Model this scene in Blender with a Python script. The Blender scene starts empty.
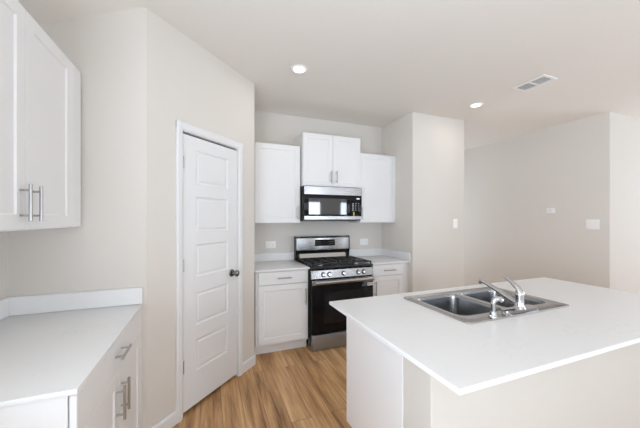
import bpy, bmesh, math, random
from mathutils import Vector, Matrix
random.seed(7)
S = bpy.context.scene
COL = S.collection
PI = math.pi

# ------------------------------------------------------------------ camera
cam_d = bpy.data.cameras.new('camera')
cam = bpy.data.objects.new('camera', cam_d)
COL.objects.link(cam)
cam.location = (0, 0, 1.4476)
cam.rotation_euler = (PI / 2, 0, -0.3727)
cam_d.sensor_width = 36
cam_d.lens = 288.03 / 640 * 36
cam_d.shift_y = (219.04 - 214) / 640
cam_d.clip_start = 0.02
S.camera = cam

# ------------------------------------------------------------------ world and added daylight lamps
W = bpy.data.worlds.new('world')
S.world = W
W.use_nodes = True
W.node_tree.nodes['Background'].inputs[0].default_value = (0.80, 0.90, 1.0, 1)
W.node_tree.nodes['Background'].inputs[1].default_value = 0.4


def area(name, loc, rot, sx, sy, power, color=(1, 1, 1)):
    d = bpy.data.lights.new(name, 'AREA')
    d.shape = 'RECTANGLE'
    d.size, d.size_y, d.energy, d.color = sx, sy, power, color
    o = bpy.data.objects.new(name, d)
    COL.objects.link(o)
    o.location, o.rotation_euler = loc, rot
    return o


DAY = (0.845, 0.955, 1.09)
# unseen windows and lamps added to supply daylight: (centre along the wall, centre z, width, height, power)
REAR_Y, EAST_X, WEST_X = -4.2, 8.0, -1.035
REAR_WIN = [(0.75, 1.40, 2.2, 1.7, 42), (3.85, 1.30, 0.70, 1.7, 62), (5.20, 1.30, 0.34, 1.7, 26)]  # wide one added for even light; narrower two follow the microwave reflection
EAST_ADDED_WIN = [(-1.9, 1.20, 3.2, 2.1, 75), (0.9, 1.35, 1.2, 1.6, 60)]
WEST_ADDED_WIN = [(-2.9, 1.35, 1.8, 1.9, 55), (-0.75, 1.35, 1.7, 1.9, 150)]
HALL_ADDED_WIN = [(4.0, 1.30, 1.0, 2.0, 34)]
TILT = math.radians(36)             # added lamps tipped upward to brighten the ceiling
for (cx, cz, w, h, p) in REAR_WIN:
    area('added_daylight_rear', (cx, REAR_Y - 0.03, cz), (PI / 2 + (TILT if w > 1 else 0), 0, 0), w, h, p, DAY)
for (cy, cz, w, h, p) in EAST_ADDED_WIN:
    area('added_daylight_east', (EAST_X + 0.03, cy, cz), (PI / 2 + TILT, 0, PI / 2), w, h, p, DAY)
for (cy, cz, w, h, p) in WEST_ADDED_WIN:
    area('added_daylight_west', (WEST_X - 0.03, cy, cz), (PI / 2 + TILT, 0, -PI / 2), w, h, p, DAY)
for (cx, cz, w, h, p) in HALL_ADDED_WIN:
    area('added_daylight_hall', (cx, 5.6 + 0.03, cz), (PI / 2, 0, PI), w, h, p, DAY)

S.view_settings.view_transform = 'Standard'
S.view_settings.look = 'None'
S.view_settings.exposure = -0.17
S.view_settings.gamma = 1.0
S.view_settings.use_curve_mapping = False
S.cycles.use_denoising = True
S.cycles.max_bounces = 14
S.cycles.diffuse_bounces = 10
S.cycles.glossy_bounces = 6
S.cycles.caustics_reflective = False
S.cycles.caustics_refractive = False


# ------------------------------------------------------------------ materials
def mat(name, color, rough=0.5, metal=0.0, spec=0.5, emit=None, estr=0.0):
    m = bpy.data.materials.new(name)
    m.use_nodes = True
    b = m.node_tree.nodes['Principled BSDF']
    b.inputs['Base Color'].default_value = (*color, 1)
    b.inputs['Roughness'].default_value = rough
    b.inputs['Metallic'].default_value = metal
    b.inputs['Specular IOR Level'].default_value = spec
    if emit:
        b.inputs['Emission Color'].default_value = (*emit, 1)
        b.inputs['Emission Strength'].default_value = estr
    return m


def nd(m, kind, **kw):
    n = m.node_tree.nodes.new(kind)
    for k, v in kw.items():
        setattr(n, k, v)
    return n


def lk(m, a, b):
    m.node_tree.links.new(a, b)


def bsdf(m):
    return m.node_tree.nodes['Principled BSDF']


def add_bump(m, scale, strength, dist=0.002, detail=3):
    tc = nd(m, 'ShaderNodeTexCoord')
    n = nd(m, 'ShaderNodeTexNoise')
    n.inputs['Scale'].default_value = scale
    n.inputs['Detail'].default_value = detail
    b = nd(m, 'ShaderNodeBump')
    b.inputs['Strength'].default_value = strength
    b.inputs['Distance'].default_value = dist
    lk(m, tc.outputs['Object'], n.inputs['Vector'])
    lk(m, n.outputs['Fac'], b.inputs['Height'])
    lk(m, b.outputs['Normal'], bsdf(m).inputs['Normal'])


WALL = (0.668, 0.635, 0.592)
M_wall = mat('wall_paint', WALL, 0.75, spec=0.25)
add_bump(M_wall, 140, 0.25)
M_ceil = mat('ceiling_paint', (0.79, 0.760, 0.720), 0.85, spec=0.2)
add_bump(M_ceil, 90, 0.35)
M_bounce_carpet = mat('bounce_carpet', (0.66, 0.65, 0.63), 0.95, spec=0.1)
add_bump(M_bounce_carpet, 400, 0.6, 0.004)
M_pony = mat('island_wall_paint', (0.615, 0.588, 0.545), 0.75, spec=0.25)
add_bump(M_pony, 160, 0.5)
M_white = mat('white_cabinet_paint', (0.79, 0.793, 0.797), 0.38, spec=0.45)
add_bump(M_white, 60, 0.03)
M_trim = mat('white_trim_paint', (0.735, 0.738, 0.742), 0.42, spec=0.45)
add_bump(M_trim, 60, 0.03)
M_plate = mat('white_plastic', (0.85, 0.85, 0.84), 0.35)
add_bump(M_plate, 200, 0.02)
M_dark = mat('dark_gap', (0.02, 0.02, 0.02), 0.8)
M_black = mat('black_enamel', (0.010, 0.010, 0.011), 0.22)
add_bump(M_black, 120, 0.02)
M_glass = mat('black_glass', (0.005, 0.005, 0.006), 0.04, spec=0.22)
M_window = mat('oven_window', (0.012, 0.012, 0.013), 0.05, spec=0.3)
M_mesh = mat('microwave_window', (0.035, 0.035, 0.037), 0.04, spec=1.0)
M_iron = mat('cast_iron', (0.014, 0.014, 0.014), 0.33)
add_bump(M_iron, 300, 0.2, 0.001)
M_chrome = mat('chrome', (0.60, 0.60, 0.61), 0.07, 1.0)
M_nickel = mat('brushed_nickel', (0.46, 0.455, 0.45), 0.32, 1.0)
M_bronze = mat('dark_pewter', (0.22, 0.218, 0.22), 0.16, 1.0)
M_yellow = mat('yellow_sticker', (0.65, 0.50, 0.05), 0.5)
M_digit = mat('display_digits', (0.5, 0.5, 0.5), 0.4, emit=(0.9, 0.95, 1.0), estr=0.8)
M_lens = mat('lamp_lens', (1, 1, 1), 0.5, emit=(1.0, 0.95, 0.88), estr=4.0)
M_mark = mat('key_print', (0.16, 0.16, 0.16), 0.5)
add_bump(M_mark, 200, 0.02)
M_vent = mat('vent_enamel', (0.82, 0.81, 0.80), 0.5)
M_slat = mat('vent_slat', (0.66, 0.655, 0.645), 0.6)
M_vent_shade = mat('vent_shade_dark', (0.13, 0.13, 0.125), 0.7)
for q in (M_dark, M_glass, M_window, M_mesh, M_chrome, M_nickel, M_bronze, M_yellow, M_digit, M_lens, M_vent, M_vent_shade, M_slat):
    # slight surface variation so each finish is procedural
    tc = nd(q, 'ShaderNodeTexCoord')
    n = nd(q, 'ShaderNodeTexNoise')
    n.inputs['Scale'].default_value = 35
    mr = nd(q, 'ShaderNodeMapRange')
    r0 = bsdf(q).inputs['Roughness'].default_value
    mr.inputs['To Min'].default_value = r0 * 0.9
    mr.inputs['To Max'].default_value = r0 * 1.1
    lk(q, tc.outputs['Object'], n.inputs['Vector'])
    lk(q, n.outputs['Fac'], mr.inputs['Value'])
    lk(q, mr.outputs['Result'], bsdf(q).inputs['Roughness'])


def steel(name, color, rough, stretch, aniso=0.0):
    m = mat(name, color, rough, 1.0)
    tc = nd(m, 'ShaderNodeTexCoord')
    mp = nd(m, 'ShaderNodeMapping')
    mp.inputs['Scale'].default_value = stretch
    n = nd(m, 'ShaderNodeTexNoise')
    n.inputs['Scale'].default_value = 14
    n.inputs['Detail'].default_value = 5
    r = nd(m, 'ShaderNodeMapRange')
    r.inputs['To Min'].default_value = rough * 0.92
    r.inputs['To Max'].default_value = rough * 1.08
    b = nd(m, 'ShaderNodeBump')
    b.inputs['Strength'].default_value = 0.006
    b.inputs['Distance'].default_value = 0.001
    bsdf(m).inputs['Anisotropic'].default_value = aniso
    bsdf(m).inputs['Anisotropic Rotation'].default_value = 0.25
    lk(m, tc.outputs['Object'], mp.inputs['Vector'])
    lk(m, mp.outputs['Vector'], n.inputs['Vector'])
    lk(m, n.outputs['Fac'], r.inputs['Value'])
    lk(m, r.outputs['Result'], bsdf(m).inputs['Roughness'])
    lk(m, n.outputs['Fac'], b.inputs['Height'])
    lk(m, b.outputs['Normal'], bsdf(m).inputs['Normal'])
    return m


M_steel = steel('stainless_steel', (0.46, 0.46, 0.465), 0.27, (1, 1, 30), 0.7)
M_drawer = steel('blue_tinted_steel', (0.40, 0.425, 0.46), 0.40, (1, 1, 30), 0.5)  # drawer steel tinted blue to offset the brown floor reflection
M_rim = steel('sink_rim_steel', (0.47, 0.47, 0.475), 0.22, (2, 30, 2))
M_sink = steel('sink_steel', (0.33, 0.33, 0.335), 0.22, (2, 30, 2))
M_riser = steel('polished_steel', (0.62, 0.62, 0.62), 0.14, (1, 1, 20))


def quartz():
    m = mat('white_quartz', (0.8, 0.8, 0.8), 0.28, spec=0.45)
    tc = nd(m, 'ShaderNodeTexCoord')
    n1 = nd(m, 'ShaderNodeTexNoise')
    n1.inputs['Scale'].default_value = 5.5
    n1.inputs['Detail'].default_value = 8
    n1.inputs['Distortion'].default_value = 1.6
    r1 = nd(m, 'ShaderNodeValToRGB')
    r1.color_ramp.elements[0].position = 0.485
    r1.color_ramp.elements[0].color = (1, 1, 1, 1)
    r1.color_ramp.elements[1].position = 0.50
    r1.color_ramp.elements[1].color = (0, 0, 0, 1)
    e = r1.color_ramp.elements.new(0.515)
    e.color = (1, 1, 1, 1)
    n2 = nd(m, 'ShaderNodeTexNoise')
    n2.inputs['Scale'].default_value = 3.0
    r2 = nd(m, 'ShaderNodeMapRange')
    r2.inputs['From Min'].default_value = 0.52
    r2.inputs['From Max'].default_value = 0.70
    r2.inputs['To Min'].default_value = 0.0
    r2.inputs['To Max'].default_value = 0.55
    inv = nd(m, 'ShaderNodeMath', operation='SUBTRACT')
    inv.inputs[0].default_value = 1.0
    mul = nd(m, 'ShaderNodeMath', operation='MULTIPLY')
    mix = nd(m, 'ShaderNodeMix', data_type='RGBA')
    mix.inputs['A'].default_value = (0.77, 0.772, 0.775, 1)
    mix.inputs['B'].default_value = (0.58, 0.585, 0.60, 1)
    lk(m, tc.outputs['Object'], n1.inputs['Vector'])
    lk(m, tc.outputs['Object'], n2.inputs['Vector'])
    lk(m, n1.outputs['Fac'], r1.inputs['Fac'])
    lk(m, r1.outputs['Color'], inv.inputs[1])
    lk(m, n2.outputs['Fac'], r2.inputs['Value'])
    lk(m, inv.outputs[0], mul.inputs[0])
    lk(m, r2.outputs['Result'], mul.inputs[1])
    lk(m, mul.outputs[0], mix.inputs['Factor'])
    lk(m, mix.outputs['Result'], bsdf(m).inputs['Base Color'])
    return m


M_quartz = quartz()


def oak():
    m = mat('oak_plank_floor', (0.4, 0.25, 0.13), 0.42, spec=0.35)
    tc = nd(m, 'ShaderNodeTexCoord')
    mp = nd(m, 'ShaderNodeMapping')
    mp.inputs['Rotation'].default_value = (0, 0, PI / 2)
    mp.inputs['Location'].default_value = (0.31, 0.05, 0)
    br = nd(m, 'ShaderNodeTexBrick')
    br.offset = 0.37
    br.inputs['Color1'].default_value = (0, 0, 0, 1)
    br.inputs['Color2'].default_value = (1, 1, 1, 1)
    br.inputs['Mortar'].default_value = (0.35, 0.35, 0.35, 1)
    br.inputs['Scale'].default_value = 1.0
    br.inputs['Mortar Size'].default_value = 0.0012
    br.inputs['Brick Width'].default_value = 1.22
    br.inputs['Row Height'].default_value = 0.152
    lk(m, tc.outputs['Object'], mp.inputs['Vector'])
    lk(m, mp.outputs['Vector'], br.inputs['Vector'])
    # grain stretched along the planks, shifted plank by plank
    sc = nd(m, 'ShaderNodeVectorMath', operation='SCALE')
    sc.inputs['Scale'].default_value = 7.0
    lk(m, br.outputs['Color'], sc.inputs[0])
    ad = nd(m, 'ShaderNodeVectorMath', operation='ADD')
    lk(m, mp.outputs['Vector'], ad.inputs[0])
    lk(m, sc.outputs['Vector'], ad.inputs[1])
    st = nd(m, 'ShaderNodeMapping')
    st.inputs['Scale'].default_value = (1.1, 17.0, 1.0)
    lk(m, ad.outputs['Vector'], st.inputs['Vector'])
    g = nd(m, 'ShaderNodeTexNoise')
    g.inputs['Scale'].default_value = 1.0
    g.inputs['Detail'].default_value = 7
    g.inputs['Roughness'].default_value = 0.62
    g.inputs['Distortion'].default_value = 0.5
    lk(m, st.outputs['Vector'], g.inputs['Vector'])
    st2 = nd(m, 'ShaderNodeMapping')
    st2.inputs['Scale'].default_value = (4.0, 70.0, 1.0)
    lk(m, ad.outputs['Vector'], st2.inputs['Vector'])
    g2 = nd(m, 'ShaderNodeTexNoise')
    g2.inputs['Scale'].default_value = 1.0
    g2.inputs['Detail'].default_value = 4
    lk(m, st2.outputs['Vector'], g2.inputs['Vector'])
    ramp = nd(m, 'ShaderNodeValToRGB')
    els = ramp.color_ramp.elements
    els[0].position, els[0].color = 0.30, (0.20, 0.100, 0.042, 1)
    els[1].position, els[1].color = 0.72, (0.72, 0.47, 0.25, 1)
    e = els.new(0.50)
    e.color = (0.50, 0.285, 0.130, 1)
    # grain + per plank tone
    a1 = nd(m, 'ShaderNodeMath', operation='MULTIPLY_ADD')
    a1.inputs[1].default_value = 0.17
    a1.inputs[2].default_value = -0.075
    lk(m, br.outputs['Color'], a1.inputs[0])
    a2 = nd(m, 'ShaderNodeMath', operation='ADD')
    lk(m, g.outputs['Fac'], a2.inputs[0])
    lk(m, a1.outputs[0], a2.inputs[1])
    a3 = nd(m, 'ShaderNodeMath', operation='MULTIPLY_ADD')
    a3.inputs[1].default_value = 0.30
    lk(m, g2.outputs['Fac'], a3.inputs[0])
    a4 = nd(m, 'ShaderNodeMath', operation='SUBTRACT')
    a4.inputs[1].default_value = 0.145
    lk(m, a2.outputs[0], a4.inputs[0])
    lk(m, a4.outputs[0], a3.inputs[2])
    lk(m, a3.outputs[0], ramp.inputs['Fac'])
    mx = nd(m, 'ShaderNodeMix', data_type='RGBA')
    mx.inputs['B'].default_value = (0.10, 0.055, 0.028, 1)
    lk(m, br.outputs['Fac'], mx.inputs['Factor'])
    lk(m, ramp.outputs['Color'], mx.inputs['A'])
    lk(m, mx.outputs['Result'], bsdf(m).inputs['Base Color'])
    bp = nd(m, 'ShaderNodeBump')
    bp.inputs['Strength'].default_value = 0.12
    bp.inputs['Distance'].default_value = 0.001
    lk(m, g2.outputs['Fac'], bp.inputs['Height'])
    lk(m, bp.outputs['Normal'], bsdf(m).inputs['Normal'])
    return m


M_oak = oak()


# ------------------------------------------------------------------ mesh helpers
class MB:
    """collects shapes, builds them as ONE mesh object"""

    def __init__(self):
        self.bm = bmesh.new()

    def merge(self, other, mtx=None):
        me = bpy.data.meshes.new('tmp')
        other.to_mesh(me)
        other.free()
        if mtx is not None:
            me.transform(mtx)
        self.bm.from_mesh(me)
        bpy.data.meshes.remove(me)
        return self

    def box(self, x0, x1, y0, y1, z0, z1, bev=0.0, seg=1):
        b = bmesh.new()
        bmesh.ops.create_cube(b, size=1)
        for v in b.verts:
            v.co = Vector((x0 + (v.co.x + .5) * (x1 - x0), y0 + (v.co.y + .5) * (y1 - y0), z0 + (v.co.z + .5) * (z1 - z0)))
        if bev > 0:
            bmesh.ops.bevel(b, geom=b.edges[:], offset=bev, segments=seg, affect='EDGES', profile=0.5)
        return self.merge(b)

    def prism(self, poly, z0, z1, bev=0.0, seg=2, vertical_only=True):
        """extrude an (x, y) polygon between two heights"""
        b = bmesh.new()
        lo = [b.verts.new((x, y, z0)) for x, y in poly]
        hi = [b.verts.new((x, y, z1)) for x, y in poly]
        n = len(poly)
        b.faces.new(lo[::-1])
        b.faces.new(hi)
        for i in range(n):
            b.faces.new((lo[i], lo[(i + 1) % n], hi[(i + 1) % n], hi[i]))
        bmesh.ops.recalc_face_normals(b, faces=b.faces[:])
        if bev > 0:
            es = [e for e in b.edges if abs(e.verts[0].co.z - e.verts[1].co.z) > 1e-6] if vertical_only else b.edges[:]
            bmesh.ops.bevel(b, geom=es, offset=bev, segments=seg, affect='EDGES', profile=0.5)
        return self.merge(b)

    def profile_x(self, prof, x0, x1, bev=0.0):
        """extrude a (y, z) polygon along x"""
        b = bmesh.new()
        a = [b.verts.new((x0, y, z)) for y, z in prof]
        c = [b.verts.new((x1, y, z)) for y, z in prof]
        n = len(prof)
        b.faces.new(a)
        b.faces.new(c[::-1])
        for i in range(n):
            b.faces.new((a[i], a[(i + 1) % n], c[(i + 1) % n], c[i]))
        bmesh.ops.recalc_face_normals(b, faces=b.faces[:])
        if bev > 0:
            bmesh.ops.bevel(b, geom=b.edges[:], offset=bev, segments=2, affect='EDGES', profile=0.5)
        return self.merge(b)

    def lathe(self, prof, origin, axis=(0, 0, 1), n=28):
        """revolve (r, h) pairs about an axis"""
        b = bmesh.new()
        rings = []
        for r, h in prof:
            if r < 1e-6:
                rings.append([b.verts.new((0, 0, h))])
            else:
                rings.append([b.verts.new((r * math.cos(2 * PI * i / n), r * math.sin(2 * PI * i / n), h)) for i in range(n)])
        for p, q in zip(rings, rings[1:]):
            for i in range(n):
                j = (i + 1) % n
                if len(p) == 1 and len(q) == 1:
                    continue
                if len(p) == 1:
                    b.faces.new((p[0], q[i], q[j]))
                elif len(q) == 1:
                    b.faces.new((p[i], p[j], q[0]))
                else:
                    b.faces.new((p[i], p[j], q[j], q[i]))
        bmesh.ops.recalc_face_normals(b, faces=b.faces[:])
        rot = Vector((0, 0, 1)).rotation_difference(Vector(axis).normalized()).to_matrix().to_4x4()
        return self.merge(b, Matrix.Translation(origin) @ rot)

    def cyl(self, p0, p1, r, n=16, r1=None, bev=0.0):
        p0, p1 = Vector(p0), Vector(p1)
        L = (p1 - p0).length
        r1 = r if r1 is None else r1
        if bev:
            prof = [(0, 0), (r - bev, 0), (r, bev), (r1, L - bev), (r1 - bev, L), (0, L)]
        else:
            prof = [(0, 0), (r, 0), (r1, L), (0, L)]
        return self.lathe(prof, p0, (p1 - p0), n)

    def tube(self, pts, radii, n=14, flat=None):
        """sweep a circle (or an ellipse, flat = (a, b) factors) along points"""
        pts = [Vector(p) for p in pts]
        b = bmesh.new()
        rings = []
        up = Vector((0, 0, 1))
        prev = None
        for i, p in enumerate(pts):
            t = (pts[min(i + 1, len(pts) - 1)] - pts[max(i - 1, 0)]).normalized()
            if prev is None:
                a = t.cross(up)
                if a.length < 1e-3:
                    a = t.cross(Vector((1, 0, 0)))
                a.normalize()
            else:
                a = (prev - t * prev.dot(t)).normalized()
            prev = a
            c = t.cross(a).normalized()
            fa, fb = flat if flat else (1, 1)
            r = radii[i] if isinstance(radii, (list, tuple)) else radii
            rings.append([b.verts.new(p + a * (r * fa * math.cos(2 * PI * k / n)) + c * (r * fb * math.sin(2 * PI * k / n))) for k in range(n)])
        for p, q in zip(rings, rings[1:]):
            for k in range(n):
                b.faces.new((p[k], p[(k + 1) % n], q[(k + 1) % n], q[k]))
        b.faces.new(rings[0][::-1])
        b.faces.new(rings[-1])
        bmesh.ops.recalc_face_normals(b, faces=b.faces[:])
        return self.merge(b)

    def shaker(self, x0, x1, z0, z1, y0, y1, stile=0.058, depth=0.007, slope=0.006, rail=None):
        """cabinet door whose front (at y0) has a recessed flat panel"""
        b = bmesh.new()
        rail = rail or stile

        def loop(ix, iz, y):
            return [b.verts.new((x0 + ix, y, z0 + iz)), b.verts.new((x1 - ix, y, z0 + iz)),
                    b.verts.new((x1 - ix, y, z1 - iz)), b.verts.new((x0 + ix, y, z1 - iz))]
        e = 0.0015
        L = [loop(0, 0, y1), loop(0, 0, y0 + e), loop(e, e, y0), loop(stile, rail, y0),
             loop(stile + slope, rail + slope, y0 + depth)]
        b.faces.new(L[0])
        for p, q in zip(L, L[1:]):
            for i in range(4):
                j = (i + 1) % 4
                b.faces.new((p[i], p[j], q[j], q[i]))
        b.faces.new(L[-1])
        bmesh.ops.recalc_face_normals(b, faces=b.faces[:])
        return self.merge(b)

    def build(self, name, m, parent=None, smooth=35):
        me = bpy.data.meshes.new(name)
        self.bm.to_mesh(me)
        self.bm.free()
        me.materials.append(m)
        if smooth:
            for p in me.polygons:
                p.use_smooth = True
            me.set_sharp_from_angle(angle=math.radians(smooth))
        o = bpy.data.objects.new(name, me)
        COL.objects.link(o)
        if parent is not None:
            o.parent = parent
        return o


def tag(o, label, cat, group=None):
    o['label'], o['category'] = label, cat
    if group:
        o['group'] = group
    return o


def thing(name, label, cat, loc, rotz=0.0, group=None):
    o = bpy.data.objects.new(name, None)
    o.empty_display_size = 0.1
    COL.objects.link(o)
    o.location = loc
    o.rotation_euler = (0, 0, rotz)
    return tag(o, label, cat, group)


def struct(o):
    o['kind'] = 'structure'
    return o


# ------------------------------------------------------------------ room shell
CEIL = 2.80
XL, YN = -1.035, 2.121              # left wall face, nook wall face
E0 = (YN - 2.481, YN)               # corner where the angled pantry wall starts
E1 = (0.438, 2.919)                 # its far end
YW = 3.644                          # kitchen back wall face
XR = 2.411                          # short wall right of the kitchen run
XJ, YJ = 3.291, 2.959               # outer end and front of that wall block
XF, YF = 4.707, 2.042               # far wall face and its corner
T = 0.12
YEND = 5.6

struct(MB().box(XL - T, EAST_X + T, REAR_Y - T, YEND + T, -0.1, 0.0).build('floor', M_oak, smooth=0))

struct(MB().box(XL, EAST_X, REAR_Y, -0.7, 0.0, 0.012).build('floor_bounce_carpet', M_bounce_carpet, smooth=0))  # unseen pale carpet added to bounce light up to the ceiling

# flat ceiling plus the sloped part over the left wall, one rounded fold between them
bm = MB()
prof = [(-0.335, CEIL), (-0.375, CEIL - 0.004), (-0.415, CEIL - 0.016), (-0.455, CEIL - 0.034), (-0.50, CEIL - 0.056),
        (XL - T, CEIL - 0.056 - (XL - T + 0.50) * -0.47)]
b = bmesh.new()
xs = [EAST_X + T] + [p[0] for p in prof]
zs = [CEIL] + [p[1] for p in prof]
rows = []
for y in (REAR_Y - T, YEND + T):
    rows.append(([b.verts.new((x, y, z)) for x, z in zip(xs, zs)], [b.verts.new((x, y, CEIL + 0.12)) for x in xs]))
(l0, h0), (l1, h1) = rows
n = len(xs)
for i in range(n - 1):
    b.faces.new((l0[i], l0[i + 1], l1[i + 1], l1[i]))
    b.faces.new((h0[i], h0[i + 1], h1[i + 1], h1[i]))
    b.faces.new((l0[i], l0[i + 1], h0[i + 1], h0[i]))
    b.faces.new((l1[i], l1[i + 1], h1[i + 1], h1[i]))
for i in (0, n - 1):
    b.faces.new((l0[i], l1[i], h1[i], h0[i]))
bmesh.ops.recalc_face_normals(b, faces=b.faces[:])
struct(bm.merge(b).build('ceiling', M_ceil, smooth=20))


def wall(name, poly, z0=0.0, z1=CEIL + 0.02, bev=0.0, m=None):
    return struct(MB().prism(poly, z0, z1, bev).build(name, m or M_wall, smooth=30))


def rect(x0, x1, y0, y1):
    return [(x0, y0), (x1, y0), (x1, y1), (x0, y1)]


wall('wall_nook', [(XL, YN), E0, (E0[0] - 0.045, YN + T), (XL, YN + T)])
wall('wall_pantry_side', [(E1[0] - 0.001, E1[1] + 0.001), (E1[0], YW), (E1[0] - T, YW), (E1[0] - T, E1[1] + 0.05)])
wall('wall_back', rect(XL - T, XR, YW, YW + T))
wall('wall_right', rect(XR, XJ, YJ, YEND), bev=0.012)
wall('wall_far', rect(XF, EAST_X + T, YF, YEND), bev=0.012)


def holed_wall(name, along, u0, u1, pos0, pos1, holes):
    """wall with window openings; along = 'x' or 'y'"""
    mb = MB()

    def bx(a, b_, z0, z1):
        if b_ - a < 1e-4 or z1 - z0 < 1e-4:
            return
        if along == 'x':
            mb.box(a, b_, pos0, pos1, z0, z1)
        else:
            mb.box(pos0, pos1, a, b_, z0, z1)
    u = u0
    for (c, cz, w, h) in sorted(holes):
        bx(u, c - w / 2, 0, CEIL)
        bx(c - w / 2, c + w / 2, 0, cz - h / 2)
        bx(c - w / 2, c + w / 2, cz + h / 2, CEIL)
        u = c + w / 2
    bx(u, u1, 0, CEIL)
    return struct(mb.build(name, M_wall, smooth=0))


holed_wall('wall_rear', 'x', XL, EAST_X, REAR_Y - T, REAR_Y, [w[:4] for w in REAR_WIN])
holed_wall('wall_east', 'y', REAR_Y, YF, EAST_X, EAST_X + T, [w[:4] for w in EAST_ADDED_WIN])

holed_wall('wall_left', 'y', REAR_Y, YW, XL - T, XL, [w[:4] for w in WEST_ADDED_WIN])

holed_wall('wall_hall_end', 'x', XJ, XF, YEND, YEND + T, [w[:4] for w in HALL_ADDED_WIN])

# window frames for the unseen openings added to supply daylight
for k, (c, cz, w, h, p) in enumerate(REAR_WIN + EAST_ADDED_WIN + WEST_ADDED_WIN + HALL_ADDED_WIN):
    rear = k < len(REAR_WIN)
    mb = MB()
    f = 0.04
    for (a0, a1, z0, z1) in ((-w / 2, -w / 2 + f, -h / 2, h / 2), (w / 2 - f, w / 2, -h / 2, h / 2), (-w / 2 + f, w / 2 - f, -h / 2, -h / 2 + f),
                             (-w / 2 + f, w / 2 - f, h / 2 - f, h / 2), (-w / 2 + f, w / 2 - f, -0.02, 0.02)):
        if rear:
            mb.box(c + a0, c + a1, REAR_Y - 0.02, REAR_Y + 0.01, cz + z0, cz + z1)
        elif k == len(REAR_WIN + EAST_ADDED_WIN + WEST_ADDED_WIN):
            mb.box(c + a0, c + a1, YEND - 0.01, YEND + 0.02, cz + z0, cz + z1)
        elif k >= len(REAR_WIN) + len(EAST_ADDED_WIN):
            mb.box(XL - 0.02, XL + 0.01, c + a0, c + a1, cz + z0, cz + z1)
        else:
            mb.box(EAST_X - 0.01, EAST_X + 0.02, c + a0, c + a1, cz + z0, cz + z1)
    struct(mb.build('unseen_window_%d' % (k + 1), M_trim, smooth=0))

# angled pantry wall: local frame, x along the wall, -y towards the room
DIAG = Matrix.Translation((E0[0], E0[1], 0)) @ Matrix.Rotation(PI / 4, 4, 'Z')
LEN = math.hypot(E1[0] - E0[0], E1[1] - E0[1])
DC, DW, DH = 0.575, 0.596, 2.086     # door centre, width, top
o0, o1 = DC - DW / 2 - 0.022, DC + DW / 2 + 0.022
mb = MB()
mb.box(0, o0, 0, T, 0, CEIL + 0.02)
mb.box(o1, LEN, 0, T, 0, CEIL + 0.02)
mb.box(o0, o1, 0, T, DH + 0.022, CEIL + 0.02)
w_ = struct(mb.build('wall_pantry', M_wall, smooth=0))
w_.matrix_world = DIAG

# door jamb and casing
mb = MB()
for x0, x1 in ((o0, o0 + 0.019), (o1 - 0.019, o1)):
    mb.box(x0, x1, 0.0, T, 0, DH + 0.022)
mb.box(o0, o1, 0.0, T, DH + 0.003, DH + 0.022)
mb.box(o0 + 0.019, o0 + 0.031, 0.040, 0.075, 0, DH)      # stops
mb.box(o1 - 0.031, o1 - 0.019, 0.040, 0.075, 0, DH)
CO = 0.361                          # half the casing's outer width
cw = CO - (DW / 2 + 0.008)


def casing_leg(x0, x1, flip):
    prof = [(x0, 0), (x0, -0.010), (x0 + 0.012, -0.016), (x1 - 0.014, -0.014), (x1, -0.008), (x1, 0)]
    if flip:
        prof = [(x0 + x1 - x, y) for x, y in prof][::-1]
    mb.prism(prof, 0, DH + 0.008 + cw + 0.002)


casing_leg(DC - CO, DC - CO + cw, False)
casing_leg(DC + CO - cw, DC + CO, True)
hz = DH + 0.008
mb.profile_x([(0, hz), (-0.008, hz), (-0.014, hz + 0.014), (-0.016, hz + cw - 0.008), (-0.010, hz + cw + 0.004), (0, hz + cw + 0.004)], DC - CO, DC + CO)
c_ = struct(mb.build('trim_1', M_trim, smooth=0))
c_.matrix_world = DIAG

# pantry door: five moulded panels
door = bpy.data.objects.new('door_1', None)
COL.objects.link(door)
door.matrix_world = DIAG
struct(door)
door['label'] = 'white five-panel pantry door in the angled wall'
d0, d1 = DC - DW / 2 + 0.003, DC + DW / 2 - 0.003
yf = 0.004                          # slab front, just behind the wall face
b = bmesh.new()
ZB, ZT = 0.030, DH - 0.014
st = 0.118
pan = [(0.282, 0.522), (0.632, 0.882), (1.003, 1.252), (1.348, 1.618), (1.714, 1.972)]
xs = [d0, d0 + st, d1 - st, d1]
zs = [ZB]
for p in pan:
    zs += list(p)
zs.append(ZT)
grid = [[b.verts.new((x, yf, z)) for x in xs] for z in zs]
for r in range(len(zs) - 1):
    for c in range(3):
        q = (grid[r][c], grid[r][c + 1], grid[r + 1][c + 1], grid[r + 1][c])
        if c == 1 and r % 2 == 1:
            prev = list(q)
            for ins, dy in ((0.006, 0.006), (0.016, 0.008), (0.030, 0.003)):
                x0, x1, z0, z1 = xs[1] + ins, xs[2] - ins, zs[r] + ins, zs[r + 1] - ins
                nxt = [b.verts.new((x0, yf + dy, z0)), b.verts.new((x1, yf + dy, z0)), b.verts.new((x1, yf + dy, z1)), b.verts.new((x0, yf + dy, z1))]
                for i in range(4):
                    b.faces.new((prev[i], prev[(i + 1) % 4], nxt[(i + 1) % 4], nxt[i]))
                prev = nxt
            b.faces.new(prev)
        else:
            b.faces.new(q)
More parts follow.
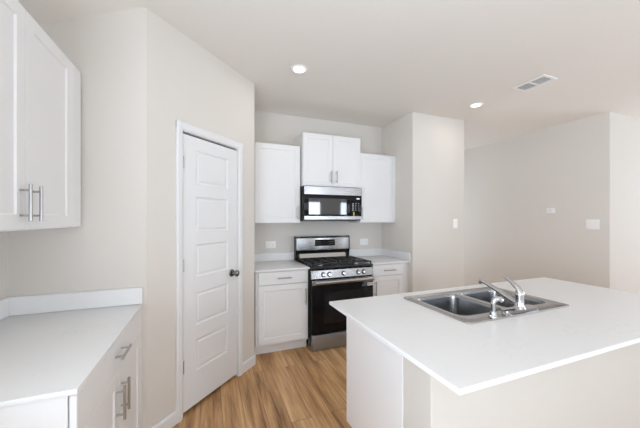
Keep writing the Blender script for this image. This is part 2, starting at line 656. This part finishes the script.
# edges and back of the slab
bk = [b.verts.new((x, yf + 0.035, z)) for x, z in ((d0, ZB), (d1, ZB), (d1, ZT), (d0, ZT))]
b.faces.new(bk)
b.faces.new([grid[0][c] for c in range(4)] + [bk[1], bk[0]])
b.faces.new([grid[-1][c] for c in range(4)] + [bk[2], bk[3]])
b.faces.new([grid[r][0] for r in range(len(zs))] + [bk[3], bk[0]])
b.faces.new([grid[r][3] for r in range(len(zs))] + [bk[2], bk[1]])
bmesh.ops.recalc_face_normals(b, faces=b.faces[:])
slab = MB().merge(b).build('door_slab', M_trim, door, smooth=0)
kx, kz = d1 - 0.072, 0.966
knob = MB().lathe([(0, -0.002), (0.033, -0.002), (0.033, 0.006), (0.028, 0.011), (0.013, 0.013), (0.011, 0.034), (0.016, 0.040), (0.026, 0.048),
                   (0.0295, 0.058), (0.027, 0.067), (0.017, 0.073), (0, 0.074)], (kx, yf, kz), (0, -1, 0)).build('door_knob', M_bronze, door)
for z in (0.365, 1.108, 1.862):
    mb = MB()
    mb.cyl((d0 - 0.004, yf - 0.006, z - 0.045), (d0 - 0.004, yf - 0.006, z + 0.045), 0.0065, 12, bev=0.001)
    mb.box(d0 - 0.006, d0 + 0.002, yf - 0.002, yf + 0.030, z - 0.044, z + 0.044)
    mb.build('hinge', M_nickel, door)

# baseboards
BH, BT = 0.092, 0.012


def base(name, mb):
    return struct(mb.build(name, M_trim, smooth=0))


def skirt(mb, x0, x1):
    """baseboard profile along local x, room side at -y"""
    return mb.profile_x([(0, 0), (-BT, 0), (-BT, BH - 0.014), (-BT * 0.45, BH), (0, BH)], x0, x1)


q = base('baseboard_pantry_left', skirt(MB(), 0.0, DC - CO))
q.matrix_world = DIAG
q = base('baseboard_pantry_right', skirt(MB(), DC + CO, LEN + 0.004))
q.matrix_world = DIAG
base('baseboard_pantry_side', MB().box(E1[0], E1[0] + BT, E1[1] + 0.004, 3.04, 0, BH, 0.003))
base('baseboard_nook', MB().box(-0.40, E0[0] + 0.006, YN - BT, YN, 0, BH, 0.003))
base('baseboard_right', skirt(MB(), XR - BT, XJ + BT)).location = (0, YJ, 0)
base('baseboard_far', MB().box(XF - BT, XF, YF - BT, YEND, 0, BH, 0.003))
base('baseboard_far_front', MB().box(XF, EAST_X, YF - BT, YF, 0, BH, 0.003))


# ------------------------------------------------------------------ cabinets
def bar_pull(parent, x, z, length, vertical=True, y=-0.02, name='handle'):
    """bar handle standing off the door front at local y"""
    mb = MB()
    so, r, inset = 0.033, 0.0062, 0.024
    if vertical:
        mb.cyl((x, y - so, z - length / 2), (x, y - so, z + length / 2), r, 14, bev=0.001)
        for s in (-1, 1):
            mb.cyl((x, y, z + s * (length / 2 - inset)), (x, y - so, z + s * (length / 2 - inset)), 0.0046, 10)
    else:
        mb.cyl((x - length / 2, y - so, z), (x + length / 2, y - so, z), r, 14, bev=0.001)
        for s in (-1, 1):
            mb.cyl((x + s * (length / 2 - inset), y, z), (x + s * (length / 2 - inset), y - so, z), 0.0046, 10)
    return mb.build(name, M_nickel, parent)


DT = 0.020     # door thickness; a 2.5 mm shadow gap lies behind it
GAP = 0.0025


def shaker_door(parent, x0, x1, z0, z1, name='door'):
    return MB().shaker(x0, x1, z0, z1, -DT - GAP, -GAP).build(name, M_white, parent, smooth=0)


def slab_front(parent, x0, x1, z0, z1, name='drawer'):
    return MB().box(x0, x1, -DT - GAP, -GAP, z0, z1, 0.002).build(name, M_white, parent, smooth=0)


PY = -DT - GAP

# left wall upper cabinet (front faces +X)
LUX = -0.696 - DT - GAP
t = thing('upper_cabinet', 'white two-door wall cabinet mounted on the left wall, over the left counter', 'cabinet', (LUX, 1.09, 1.400), PI / 2)
UW, UH, UD = 2.098 - 1.09, 0.916, LUX - XL - 0.001
MB().box(0, UW, 0, UD, 0, UH, 0.001).build('body', M_white, t, smooth=0)
for x0, x1, hx in ((0.020, 0.453, 0.415), (0.457, 0.890, 0.494)):
    d = shaker_door(t, x0, x1, 0.006, UH - 0.006)
    bar_pull(d, hx, 0.113, 0.150, True, PY)

MB().box(0.893, UW, PY, -GAP, 0.004, UH - 0.004, 0.0015).build('filler_strip', M_white, t, smooth=0)

# left base cabinet
LBX = -0.388 - DT - GAP
t = thing('base_cabinet', 'white base cabinet with one wide drawer and two doors along the left wall', 'cabinet', (LBX, 1.133, 0.0), PI / 2)
BW, BD = YN - 1.133 - 0.001, LBX - XL - 0.001
mb = MB()
mb.box(0, BW, 0, BD, 0.105, 0.893, 0.001)
mb.box(0.0, BW, 0.065, BD, 0, 0.105)
mb.build('body', M_white, t, smooth=0)
d = slab_front(t, 0.006, 0.935, 0.740, 0.886)
bar_pull(d, 0.468, 0.822, 0.150, False, PY)
for x0, x1, hx in ((0.006, 0.469, 0.432), (0.473, 0.935, 0.510)):
    d = shaker_door(t, x0, x1, 0.115, 0.738)
    bar_pull(d, hx, 0.602, 0.155, True, PY)

MB().box(0.938, BW, PY, -GAP, 0.105, 0.893, 0.0015).build('filler_strip', M_white, t, smooth=0)

# back wall: base cabinets either side of the range
BY = 3.026 + DT + GAP
BDP = YW - BY - 0.001
t = thing('base_cabinet', 'white base cabinet with drawer and door left of the range', 'cabinet', (0.466, BY, 0))
mb = MB()
mb.box(0, 0.582, 0, BDP, 0.105, 0.893, 0.001)
mb.box(0, 0.582, 0.060, BDP, 0, 0.105)
mb.build('body', M_white, t, smooth=0)
d = slab_front(t, 0.030, 0.560, 0.752, 0.885)
bar_pull(d, 0.302, 0.818, 0.155, False, PY)
d = shaker_door(t, 0.030, 0.560, 0.128, 0.744)
bar_pull(d, 0.541, 0.600, 0.180, True, PY)

t = thing('base_cabinet', 'white base cabinet with drawer and door in the corner right of the range', 'cabinet', (1.858, BY, 0))
RW = XR - 1.858 - 0.001
mb = MB()
mb.box(0, RW, 0, BDP, 0.105, 0.893, 0.001)
mb.box(0, RW, 0.060, BDP, 0, 0.105)
mb.build('body', M_white, t, smooth=0)
d = slab_front(t, 0.016, 0.462, 0.752, 0.885)
bar_pull(d, 0.245, 0.815, 0.175, False, PY)
d = shaker_door(t, 0.016, 0.462, 0.128, 0.744)
bar_pull(d, 0.045, 0.600, 0.180, True, PY)

# back wall upper cabinets
UY = 3.313 + DT + GAP
UDP = YW - UY - 0.001
t = thing('upper_cabinet', 'white single-door wall cabinet left of the microwave', 'cabinet', (0.456, UY, 1.400))
MB().box(0, 0.592, 0, UDP, 0, 0.926, 0.001).build('body', M_white, t, smooth=0)
d = shaker_door(t, 0.048, 0.580, 0.005, 0.921)
bar_pull(d, 0.551, 0.125, 0.155, True, PY)

t = thing('upper_cabinet', 'white single-door wall cabinet in the corner right of the microwave', 'cabinet', (1.846, UY, 1.400))
RW = XR - 1.846 - 0.001
MB().box(0, RW, 0, UDP, 0, 0.916, 0.001).build('body', M_white, t, smooth=0)
d = shaker_door(t, 0.008, 0.508, 0.005, 0.911)
bar_pull(d, 0.030, 0.125, 0.155, True, PY)
MB().box(0.511, RW, PY, -GAP, 0.005, 0.911, 0.0015).build('filler_strip', M_white, t, smooth=0)

MY = 3.270 + DT + GAP
t = thing('upper_cabinet', 'white two-door wall cabinet above the microwave, set higher than both neighbours', 'cabinet', (1.060, MY, 1.846))
MB().box(0, 0.780, 0, YW - MY - 0.001, 0, 0.643, 0.001).build('body', M_white, t, smooth=0)
for x0, x1, hx in ((0.004, 0.388, 0.358), (0.392, 0.776, 0.435)):
    d = shaker_door(t, x0, x1, 0.005, 0.638)
    bar_pull(d, hx, 0.122, 0.150, True, PY)

# ------------------------------------------------------------------ countertops
TH = 0.018
CT = 0.914


def top_box(parent, x0, x1, y0, y1, name='slab'):
    return MB().box(x0, x1, y0, y1, CT - TH, CT, 0.002, 2).build(name, M_quartz, parent)


t = thing('countertop', 'white quartz countertop with low backsplash along the left wall', 'countertop', (0, 0, 0))
top_box(t, XL + 0.001, -0.381, 1.121, YN - 0.001)
MB().box(XL + 0.001, XL + 0.021, 1.121, YN - 0.001, CT + 0.0005, CT + 0.102, 0.0015).build('backsplash', M_quartz, t, smooth=0)
MB().box(XL + 0.0215, -0.381, YN - 0.027, YN - 0.001, CT + 0.0005, CT + 0.102, 0.0015).build('backsplash', M_quartz, t, smooth=0)

t = thing('countertop', 'short white quartz countertop with backsplash left of the range', 'countertop', (0, 0, 0))
top_box(t, 0.450, 1.053, 3.001, YW - 0.001)
MB().box(0.450, 1.053, YW - 0.021, YW - 0.001, CT + 0.0005, CT + 0.102, 0.0015).build('backsplash', M_quartz, t, smooth=0)

t = thing('countertop', 'short white quartz countertop with backsplash in the corner right of the range', 'countertop', (0, 0, 0))
top_box(t, 1.852, XR - 0.001, 3.001, YW - 0.001)
MB().box(1.852, XR - 0.0215, YW - 0.021, YW - 0.001, CT + 0.0005, CT + 0.102, 0.0015).build('backsplash', M_quartz, t, smooth=0)
MB().box(XR - 0.021, XR - 0.001, 3.001, YW - 0.001, CT + 0.0005, CT + 0.102, 0.0015).build('backsplash', M_quartz, t, smooth=0)

# ------------------------------------------------------------------ island
IX0, IX1, IY0, IY1, IT = 0.741, 2.907, 0.686, 1.731, 0.909
SX0, SX1, SY0, SY1 = 1.240, 2.100, 1.088, 1.634       # sink outer rim
PX0, PX1 = 0.849, 2.800                               # island body ends
PY0, PY1, CY1 = 0.930, 1.117, 1.696                   # drywall front / back, door fronts
b = bmesh.new()


def ring4(x0, x1, y0, y1, z):
    return [b.verts.new((x, y, z)) for x, y in ((x0, y0), (x1, y0), (x1, y1), (x0, y1))]


e = 0.002
h = 0.012
L = [ring4(IX0, IX1, IY0, IY1, IT - TH), ring4(IX0, IX1, IY0, IY1, IT - e), ring4(IX0 + e, IX1 - e, IY0 + e, IY1 - e, IT),
     ring4(SX0 + h, SX1 - h, SY0 + h, SY1 - h, IT), ring4(SX0 + h, SX1 - h, SY0 + h, SY1 - h, IT - TH)]
L.append(L[0])
for p, q in zip(L, L[1:]):
    for i in range(4):
        j = (i + 1) % 4
        b.faces.new((p[i], p[j], q[j], q[i]))
bmesh.ops.recalc_face_normals(b, faces=b.faces[:])
tag(MB().merge(b).build('countertop', M_quartz, smooth=0), 'large white quartz island countertop with the sink set in', 'countertop')

t = thing('kitchen_island', 'white island base with beige drywall seating side in the foreground', 'island', (PX0, PY0, 0))
lx, ly = PX1 - PX0, PY1 - PY0
cy = CY1 - PY0
MB().box(0.006, lx - 0.006, 0.006, ly, 0, IT - TH - 0.001, 0.002).build('half_wall', M_pony, t, smooth=0)
mb = MB()                            # white cap trim around the top of the half wall
z0, z1 = 0.808, IT - TH - 0.001
mb.box(0, lx, -0.004, 0.006, z0, z1, 0.001)
mb.box(0, 0.006, 0.006, ly, z0, z1, 0.001)
mb.box(lx - 0.006, lx, 0.006, ly, z0, z1, 0.001)
mb.build('trim_board', M_trim, t, smooth=0)
mb = MB()
mb.box(-0.008, lx + 0.008, -0.008, 0.006, 0, BH, 0.002)
mb.box(-0.008, 0.006, 0.006, ly, 0, BH, 0.002)
mb.build('baseboard', M_trim, t, smooth=0)
for x in (0, lx - 0.018):            # end panels notched at the toe
    b = bmesh.new()
    poly = [(ly, 0), (cy - 0.078, 0), (cy - 0.078, 0.130), (cy - 0.002, 0.130), (cy - 0.002, z1), (ly, z1)]
    A = [b.verts.new((x, y, z)) for y, z in poly]
    B = [b.verts.new((x + 0.018, y, z)) for y, z in poly]
    b.faces.new(A)
    b.faces.new(B[::-1])
    for i in range(6):
        b.faces.new((A[i], A[(i + 1) % 6], B[(i + 1) % 6], B[i]))
    bmesh.ops.recalc_face_normals(b, faces=b.faces[:])
    MB().merge(b).build('end_panel', M_white, t, smooth=0)
mb = MB()                            # carcass open at the top for the sink
mb.box(0.018, lx - 0.018, cy - 0.040, cy - 0.023, 0.130, z1)
mb.box(0.018, lx - 0.018, ly, cy - 0.040, 0.110, 0.130)
mb.box(0.018, lx - 0.018, cy - 0.090, cy - 0.078, 0.0, 0.110)
mb.build('carcass', M_white, t, smooth=0)
nd_ = 4
wd = (lx - 0.04) / nd_
for i in range(nd_):                 # cabinet fronts on the kitchen side
    mb = MB()
    mb.shaker(-wd / 2 + 0.002, wd / 2 - 0.002, 0.140, z1 - 0.012, -0.0205, 0)
    d = mb.build('door', M_white, t, smooth=0)
    d.location = (0.02 + wd * (i + 0.5), cy - 0.0225, 0)
    d.rotation_euler = (0, 0, PI)
    bar_pull(d, (0.5 if i % 2 else -0.5) * (wd - 0.08), 0.74, 0.15, True, -0.0205)


# ------------------------------------------------------------------ sink
def rr(x0, x1, y0, y1, r, k=6):
    pts = []
    for cx, cy_, a0 in ((x1 - r, y1 - r, 0), (x0 + r, y1 - r, PI / 2), (x0 + r, y0 + r, PI), (x1 - r, y0 + r, 3 * PI / 2)):
        for i in range(k + 1):
            a = a0 + PI / 2 * i / k
            pts.append((cx + r * math.cos(a), cy_ + r * math.sin(a)))
    return pts


sink = thing('sink', 'drop-in stainless double-bowl sink in the island countertop', 'sink', (SX0, SY0, IT))
sw, sd = SX1 - SX0, SY1 - SY0
bowls = [(0.060, 0.410, 0.100, sd - 0.045), (0.445, sw - 0.045, 0.100, sd - 0.045)]
ZR = 0.0065
b = bmesh.new()


def loopv(pts, z):
    vs = [b.verts.new((x, y, z)) for x, y in pts]
    es = [b.edges.new((vs[i], vs[(i + 1) % len(vs)])) for i in range(len(vs))]
    return vs, es


def bridge(p, q):
    m_ = len(p)
    for i in range(m_):
        j = (i + 1) % m_
        b.faces.new((p[i], p[j], q[j], q[i]))


v0, e0 = loopv(rr(0, sw, 0, sd, 0.030), 0.0006)
v1, e1 = loopv(rr(0.004, sw - 0.004, 0.004, sd - 0.004, 0.028), ZR)
v2, e2 = loopv(rr(0.016, sw - 0.016, 0.016, sd - 0.016, 0.022), ZR - 0.001)
v3, e3 = loopv(rr(0.020, sw - 0.020, 0.020, sd - 0.020, 0.020), ZR - 0.004)
bridge(v0, v1)
bridge(v1, v2)
bridge(v2, v3)
hole_e = []
for (x0, x1, y0, y1) in bowls:
    vv, ee = loopv(rr(x0, x1, y0, y1, 0.060), ZR - 0.004)
    hole_e += ee
bmesh.ops.triangle_fill(b, edges=e3 + hole_e, use_beauty=True)
bmesh.ops.recalc_face_normals(b, faces=b.faces[:])
MB().merge(b).build('rim', M_rim, sink, smooth=40)
for (x0, x1, y0, y1) in bowls:
    b = bmesh.new()
    lev = [(0, ZR - 0.004), (0.003, ZR - 0.008), (0.006, -0.02), (0.012, -0.14), (0.020, -0.165), (0.038, -0.180), (0.065, -0.186)]
    rings = []
    for ins, z in lev:
        rings.append([b.verts.new((x, y, z)) for x, y in rr(x0 + ins, x1 - ins, y0 + ins, y1 - ins, max(0.060 - ins * 0.4, 0.03))])
    for p, q in zip(rings, rings[1:]):
        bridge(p, q)
    b.faces.new(rings[-1])
    bmesh.ops.recalc_face_normals(b, faces=b.faces[:])
    for f in b.faces:
        f.normal_flip()
    bowl = MB().merge(b).build('basin', M_sink, sink, smooth=50)
    MB().lathe([(0, 0.0), (0.012, 0.001), (0.020, 0.004), (0.042, 0.004), (0.045, 0.001), (0.045, -0.002)],
               ((x0 + x1) / 2, (y0 + y1) / 2, -0.1855)).build('drain', M_chrome, bowl)
MB().lathe([(0.021, 0.0), (0.021, 0.004), (0.015, 0.009), (0, 0.010)], (1.571 - SX0, 1.130 - SY0, ZR - 0.004)).build('hole_cover', M_chrome, sink)

# faucet on the sink ledge
FZ = IT + ZR - 0.0035
fa = thing('faucet', 'chrome single-lever kitchen faucet with a straight rising spout', 'faucet', (1.712, 1.152, FZ))
MB().prism(rr(-0.135, 0.135, -0.031, 0.031, 0.030, 8), 0, 0.012, 0).build('base_plate', M_chrome, fa)
MB().lathe([(0, 0.012), (0.031, 0.012), (0.028, 0.020), (0.0235, 0.034), (0.023, 0.075), (0.025, 0.090), (0.0235, 0.106), (0.016, 0.116), (0, 0.119)],
           (0, 0, 0)).build('body', M_chrome, fa)
MB().tube([(0, 0.010, 0.036), (0, 0.045, 0.047), (0, 0.10, 0.069), (0, 0.17, 0.097), (0, 0.225, 0.117), (0, 0.250, 0.123), (0, 0.262, 0.118), (0, 0.266, 0.104)],
          [0.017, 0.016, 0.0145, 0.013, 0.0125, 0.0125, 0.0125, 0.0115], 16).build('spout', M_chrome, fa)
MB().tube([(0, -0.010, 0.100), (0, 0.008, 0.128), (0, 0.040, 0.150), (0, 0.075, 0.172), (0, 0.098, 0.184)],
          [0.022, 0.021, 0.016, 0.0115, 0.008], 14, (1.0, 0.62)).build('lever', M_chrome, fa)

sp = thing('side_sprayer', 'small chrome side sprayer standing left of the faucet', 'sprayer', (1.456, 1.122, FZ))
MB().lathe([(0, 0), (0.024, 0), (0.023, 0.006), (0.017, 0.012), (0.015, 0.030), (0, 0.031)], (0, 0, 0)).build('holder', M_chrome, sp)
MB().tube([(0, 0, 0.028), (0, 0, 0.060), (-0.002, 0, 0.076), (0.003, -0.003, 0.092), (0.017, -0.010, 0.101), (0.032, -0.016, 0.098), (0.040, -0.020, 0.090)],
          [0.010, 0.0105, 0.0125, 0.0145, 0.015, 0.0145, 0.014], 14).build('spray_head', M_chrome, sp)

# ------------------------------------------------------------------ range
rg = thing('gas_range', 'stainless and black freestanding gas range between the two base cabinets', 'stove', (1.060, 2.985, 0))
RWD = 0.784
MB().box(0, RWD, 0.020, 0.645, 0.035, 0.893, 0.003).build('body', M_black, rg, smooth=0)
for x in (0.05, RWD - 0.05):
    for y in (0.08, 0.58):
        MB().cyl((x, y, 0), (x, y, 0.036), 0.018, 12).build('foot', M_black, rg)
MB().box(0.006, RWD - 0.006, -0.044, 0.019, 0.008, 0.172, 0.004, 2).build('storage_drawer', M_drawer, rg)
od = MB().box(0.006, RWD - 0.006, -0.022, 0.019, 0.180, 0.770, 0.005, 2).build('oven_door', M_glass, rg)
MB().box(0.150, RWD - 0.150, -0.0235, -0.0215, 0.285, 0.630, 0.0006).build('oven_window', M_window, od, smooth=0)
MB().box(0.006, RWD - 0.006, -0.0245, -0.0215, 0.716, 0.770, 0.001).build('door_cap', M_steel, od, smooth=0)
mb = MB()
mb.tube([(0.030, -0.072, 0.750), (RWD - 0.030, -0.072, 0.750)], 0.0215, 18, (0.8, 1.0))
for x in (0.055, RWD - 0.055):
    mb.box(x - 0.018, x + 0.018, -0.070, -0.022, 0.738, 0.760, 0.003)
mb.build('handle', M_steel, od)
stk = MB().box(0.700, 0.775, -0.0262, -0.0248, 0.664, 0.698).build('sticker', M_plate, od, smooth=0)
mb = MB()
for (x0, x1, z0, z1) in ((0.708, 0.722, 0.672, 0.690), (0.727, 0.768, 0.684, 0.688), (0.727, 0.760, 0.674, 0.678)):
    mb.box(x0, x1, -0.0268, -0.0262, z0, z1)
mb.build('sticker_print', M_dark, stk, smooth=0)
MB().profile_x([(0.020, 0.780), (-0.018, 0.780), (-0.028, 0.788), (-0.010, 0.876), (0.020, 0.884)], 0.004, RWD - 0.004, 0.002).build('control_panel', M_steel, rg, smooth=0)
nrm = Vector((0, -0.104, 0.020)).normalized()
for kx_ in (1.200, 1.272, 1.450, 1.640, 1.712):
    p = Vector((kx_ - 1.060, -0.0195, 0.830))
    kb = MB().lathe([(0, 0.003), (0.021, 0.003), (0.0195, 0.028), (0.017, 0.031), (0, 0.032)], p, nrm, 24).build('knob', M_riser, rg)
    MB().lathe([(0, 0), (0.028, 0), (0.028, 0.003), (0.021, 0.0035), (0, 0.0035)], p, nrm, 24).build('skirt', M_black, kb)
    q_ = p + nrm * 0.034
    MB().box(q_.x - 0.003, q_.x + 0.003, q_.y - 0.002, q_.y + 0.003, q_.z - 0.016, q_.z + 0.016, 0.001).build('grip', M_steel, kb, smooth=0)
MB().box(0.0, RWD, -0.012, 0.575, 0.893, 0.912, 0.004, 2).build('cooktop', M_black, rg)
for (x, y, r) in ((0.165, 0.150, 0.050), (0.635, 0.150, 0.050), (0.165, 0.420, 0.042), (0.635, 0.420, 0.042), (0.400, 0.285, 0.046)):
    bn = MB().lathe([(0, 0), (r, 0), (r, 0.010), (r * 0.8, 0.014), (0, 0.014)], (x, y, 0.9118), (0, 0, 1), 24).build('burner', M_steel, rg)
    MB().lathe([(0, 0), (r * 0.78, 0), (r * 0.78, 0.006), (r * 0.6, 0.009), (0, 0.009)], (x, y, 0.926), (0, 0, 1), 24).build('burner_cap', M_iron, bn)
for x0, x1 in ((0.020, 0.268), (0.276, 0.524), (0.532, 0.780)):
    mb = MB()
    ya, yb, zt, w = 0.020, 0.555, 0.944, 0.006
    for x in (x0 + w, x1 - w):
        mb.box(x - w, x + w, ya, yb, zt - 0.012, zt, 0.002)
    for y in (ya + w, (ya + yb) / 2, yb - w):
        mb.box(x0, x1, y - w, y + w, zt - 0.012, zt, 0.002)
    xm = (x0 + x1) / 2
    for yy in (0.150, 0.420):
        for dx, dy in ((1, 0), (-1, 0), (0, 1), (0, -1), (0.72, 0.72), (-0.72, 0.72), (0.72, -0.72), (-0.72, -0.72)):
            mb.tube([(xm + dx * 0.028, yy + dy * 0.028, zt - 0.004), (xm + dx * 0.118, yy + dy * 0.118, zt - 0.005)], 0.0055, 6)
    for x in (x0 + w, x1 - w):
        for y in (ya + w, (ya + yb) / 2, yb - w):
            mb.box(x - w, x + w, y - w, y + w, 0.912, zt - 0.006)
    mb.build('grate', M_iron, rg)
gd = MB().profile_x([(0.650, 0.893), (0.600, 0.893), (0.600, 0.990), (0.585, 1.045), (0.650, 1.045)], 0.004, RWD - 0.028, 0.002).build('riser', M_black, rg, smooth=0)
MB().profile_x([(0.600, 0.913), (0.560, 0.913), (0.556, 0.918), (0.590, 0.992), (0.600, 0.994)], 0.050, RWD - 0.074, 0.001).build('riser_strip', M_riser, gd, smooth=0)
bgd = MB().profile_x([(0.650, 1.034), (0.575, 1.034), (0.562, 1.044), (0.562, 1.196), (0.576, 1.220), (0.650, 1.220)], 0.004, RWD - 0.030, 0.002).build('backguard', M_steel, rg)
for x0 in (-0.006, RWD - 0.030):
    MB().profile_x([(0.651, 0.913), (0.590, 0.913), (0.560, 1.040), (0.560, 1.198), (0.574, 1.222), (0.651, 1.222)], x0, x0 + 0.010, 0.001).build('end_cap', M_black, rg, smooth=0)
dsp = MB().box(0.255, 0.545, 0.5595, 0.5625, 1.092, 1.176, 0.001).build('display', M_glass, bgd, smooth=0)
for i in range(8):
    for z in (1.116, 1.144):
        x = 0.275 + 0.018 * i + (0.105 if i > 3 else 0)
        MB().box(x, x + 0.009, 0.5588, 0.5595, z, z + 0.005).build('key_mark', M_mark, dsp, smooth=0)

# ------------------------------------------------------------------ microwave
mw = thing('microwave', 'stainless over-the-range microwave with black glass front', 'microwave', (1.057, 3.222, 1.428))
MWW, MWH = 0.776, 0.413
MB().box(0, MWW, 0.033, YW - 3.222 - 0.001, 0, MWH, 0.002).build('body', M_black, mw, smooth=0)
md = MB().box(0.002, 0.605, 0.0, 0.030, 0.018, MWH - 0.004, 0.003, 2).build('door', M_glass, mw)
MB().box(0.060, 0.560, -0.0015, 0.001, 0.075, 0.270, 0.0006).build('door_window', M_mesh, md, smooth=0)
mcp = MB().box(0.608, MWW - 0.002, 0.0, 0.030, 0.018, MWH - 0.004, 0.003, 2).build('control_panel', M_glass, mw)
MB().box(0.002, MWW - 0.002, -0.004, 0.0, 0.314, MWH - 0.004, 0.0015).build('top_band', M_steel, mw, smooth=0)
MB().box(0.002, MWW - 0.002, -0.006, 0.0, 0.014, 0.056, 0.002).build('bottom_band', M_steel, mw, smooth=0)
MB().box(0.700, 0.742, -0.001, 0.0005, 0.268, 0.282).build('clock_display', M_digit, mw, smooth=0)
MB().box(0.652, 0.668, -0.0012, 0.0005, 0.062, 0.108).build('sticker', M_yellow, mw, smooth=0)
for i in range(3):
    for j in range(4):
        MB().box(0.640 + 0.040 * i, 0.656 + 0.040 * i, -0.0008, 0.0005, 0.128 + 0.028 * j, 0.133 + 0.028 * j).build('key', M_nickel, mcp, smooth=0)
MB().box(0.05, MWW - 0.05, 0.06, 0.34, -0.006, 0.001).build('vent_grille', M_dark, mw, smooth=0)


# ------------------------------------------------------------------ wall plates
def outlet(x, label):
    t_ = thing('wall_outlet', label, 'outlet', (x, YW, 1.121), 0, 'outlets above the back counter')
    MB().box(-0.066, 0.066, -0.006, -0.0003, -0.045, 0.045, 0.002, 2).build('cover_plate', M_plate, t_)
    for s in (-1, 1):
        r_ = MB().prism(rr(-0.017 + s * 0.024, 0.017 + s * 0.024, -0.016, 0.016, 0.010, 4), 0.0, 0.0022).build('receptacle', M_plate, t_)
        r_.rotation_euler = (PI / 2, 0, 0)
        r_.location = (0, -0.0058, 0)
        mb_ = MB()
        mb_.box(s * 0.024 - 0.007, s * 0.024 + 0.001, -0.0010 - 0.0076, -0.0078, 0.004, 0.006)
        mb_.box(s * 0.024 - 0.007, s * 0.024 + 0.001, -0.0010 - 0.0076, -0.0078, -0.006, -0.004)
        q = mb_.build('slot', M_dark, t_, smooth=0)


outlet(0.751, 'white outlet plate on the back wall left of the range')
outlet(2.108, 'white outlet plate on the back wall right of the range')


def switch(loc, rot, gangs, label):
    t_ = thing('light_switch', label, 'light switch', loc, rot)
    w2 = 0.024 + 0.023 * gangs - 0.005 + (0.006 if gangs > 1 else 0)
    MB().box(-w2, w2, -0.006, -0.0003, -0.064, 0.064, 0.002, 2).build('cover_plate', M_plate, t_)
    for g_ in range(gangs):
        cx = (g_ - (gangs - 1) / 2) * 0.046
        MB().profile_x([(-0.005, -0.033), (-0.008, -0.033), (-0.011, 0.033), (-0.005, 0.033)], cx - 0.0165, cx + 0.0165, 0.001).build('rocker', M_plate, t_, smooth=0)


switch((3.115, YJ, 1.385), 0, 1, 'white single rocker switch on the wall block right of the kitchen')
switch((XF, 2.214, 1.378), -PI / 2, 2, 'white double rocker switch on the far right wall near its corner')

t = thing('thermostat', 'small white thermostat on the far right wall', 'thermostat', (XF, 2.703, 1.570), -PI / 2)
MB().box(-0.056, 0.056, -0.020, -0.0003, -0.038, 0.038, 0.005, 3).build('housing', M_plate, t)
MB().box(-0.036, 0.012, -0.0212, -0.0195, -0.014, 0.022).build('screen', mat('lcd_screen', (0.74, 0.75, 0.74), 0.3), t, smooth=0)

# ------------------------------------------------------------------ ceiling fittings
for (x, y, lab, pw) in ((0.770, 2.487, 'round recessed ceiling light nearer the pantry door, left one', 2.2),
                        (2.967, 2.508, 'round recessed ceiling light near the vent, right one', 1.8)):
    t = thing('recessed_light', lab, 'ceiling light', (x, y, CEIL), 0, 'recessed ceiling lights')
    MB().lathe([(0.052, -0.004), (0.060, -0.009), (0.074, -0.007), (0.080, -0.0005), (0.052, -0.0005)], (0, 0, 0), (0, 0, 1), 40).build('trim_ring', M_plate, t)
    MB().lathe([(0, -0.006), (0.040, -0.0055), (0.053, -0.0035), (0.053, -0.0008), (0, -0.0008)], (0, 0, 0), (0, 0, 1), 40).build('lens', M_lens, t)
    ld = bpy.data.lights.new('recessed_light_glow', 'AREA')
    ld.shape, ld.size, ld.energy, ld.color = 'DISK', 0.11, pw, (1.0, 0.93, 0.84)
    lo = bpy.data.objects.new('recessed_light_glow', ld)
    COL.objects.link(lo)
    lo.parent = t
    lo.location = (0, 0, -0.012)

t = thing('air_vent', 'white rectangular ceiling air vent with two louvre fields', 'vent', (3.025, 1.897, CEIL))
vx, vy = 0.098, 0.156
mb = MB()
for (x0, x1, y0, y1) in ((-vx, vx, -vy, -vy + 0.026), (-vx, vx, vy - 0.026, vy), (-vx, -vx + 0.026, -vy + 0.026, vy - 0.026),
                         (vx - 0.026, vx, -vy + 0.026, vy - 0.026), (-vx + 0.026, vx - 0.026, -0.008, 0.008)):
    mb.box(x0, x1, y0, y1, -0.009, -0.0004, 0.0015)
mb.build('frame', M_vent, t, smooth=0)
MB().box(-vx + 0.02, vx - 0.02, -vy + 0.02, vy - 0.02, -0.0012, -0.0004).build('shade_plate', M_vent_shade, t, smooth=0)  # flat plate coloured dark to stand for shade inside the vent
for (y0, y1) in ((-vy + 0.026, -0.008), (0.008, vy - 0.026)):
    for i in range(5):
        x = -0.058 + 0.029 * i
        MB().profile_x([(-0.0022, -0.0072), (0.0022, -0.0015), (0.0034, -0.0022), (-0.0010, -0.0079)], y0, y1).build('slat', M_slat, t, smooth=0)
        sl = COL.objects[-1]
        sl.rotation_euler = (0, 0, PI / 2)
        sl.location = (x, 0, 0)
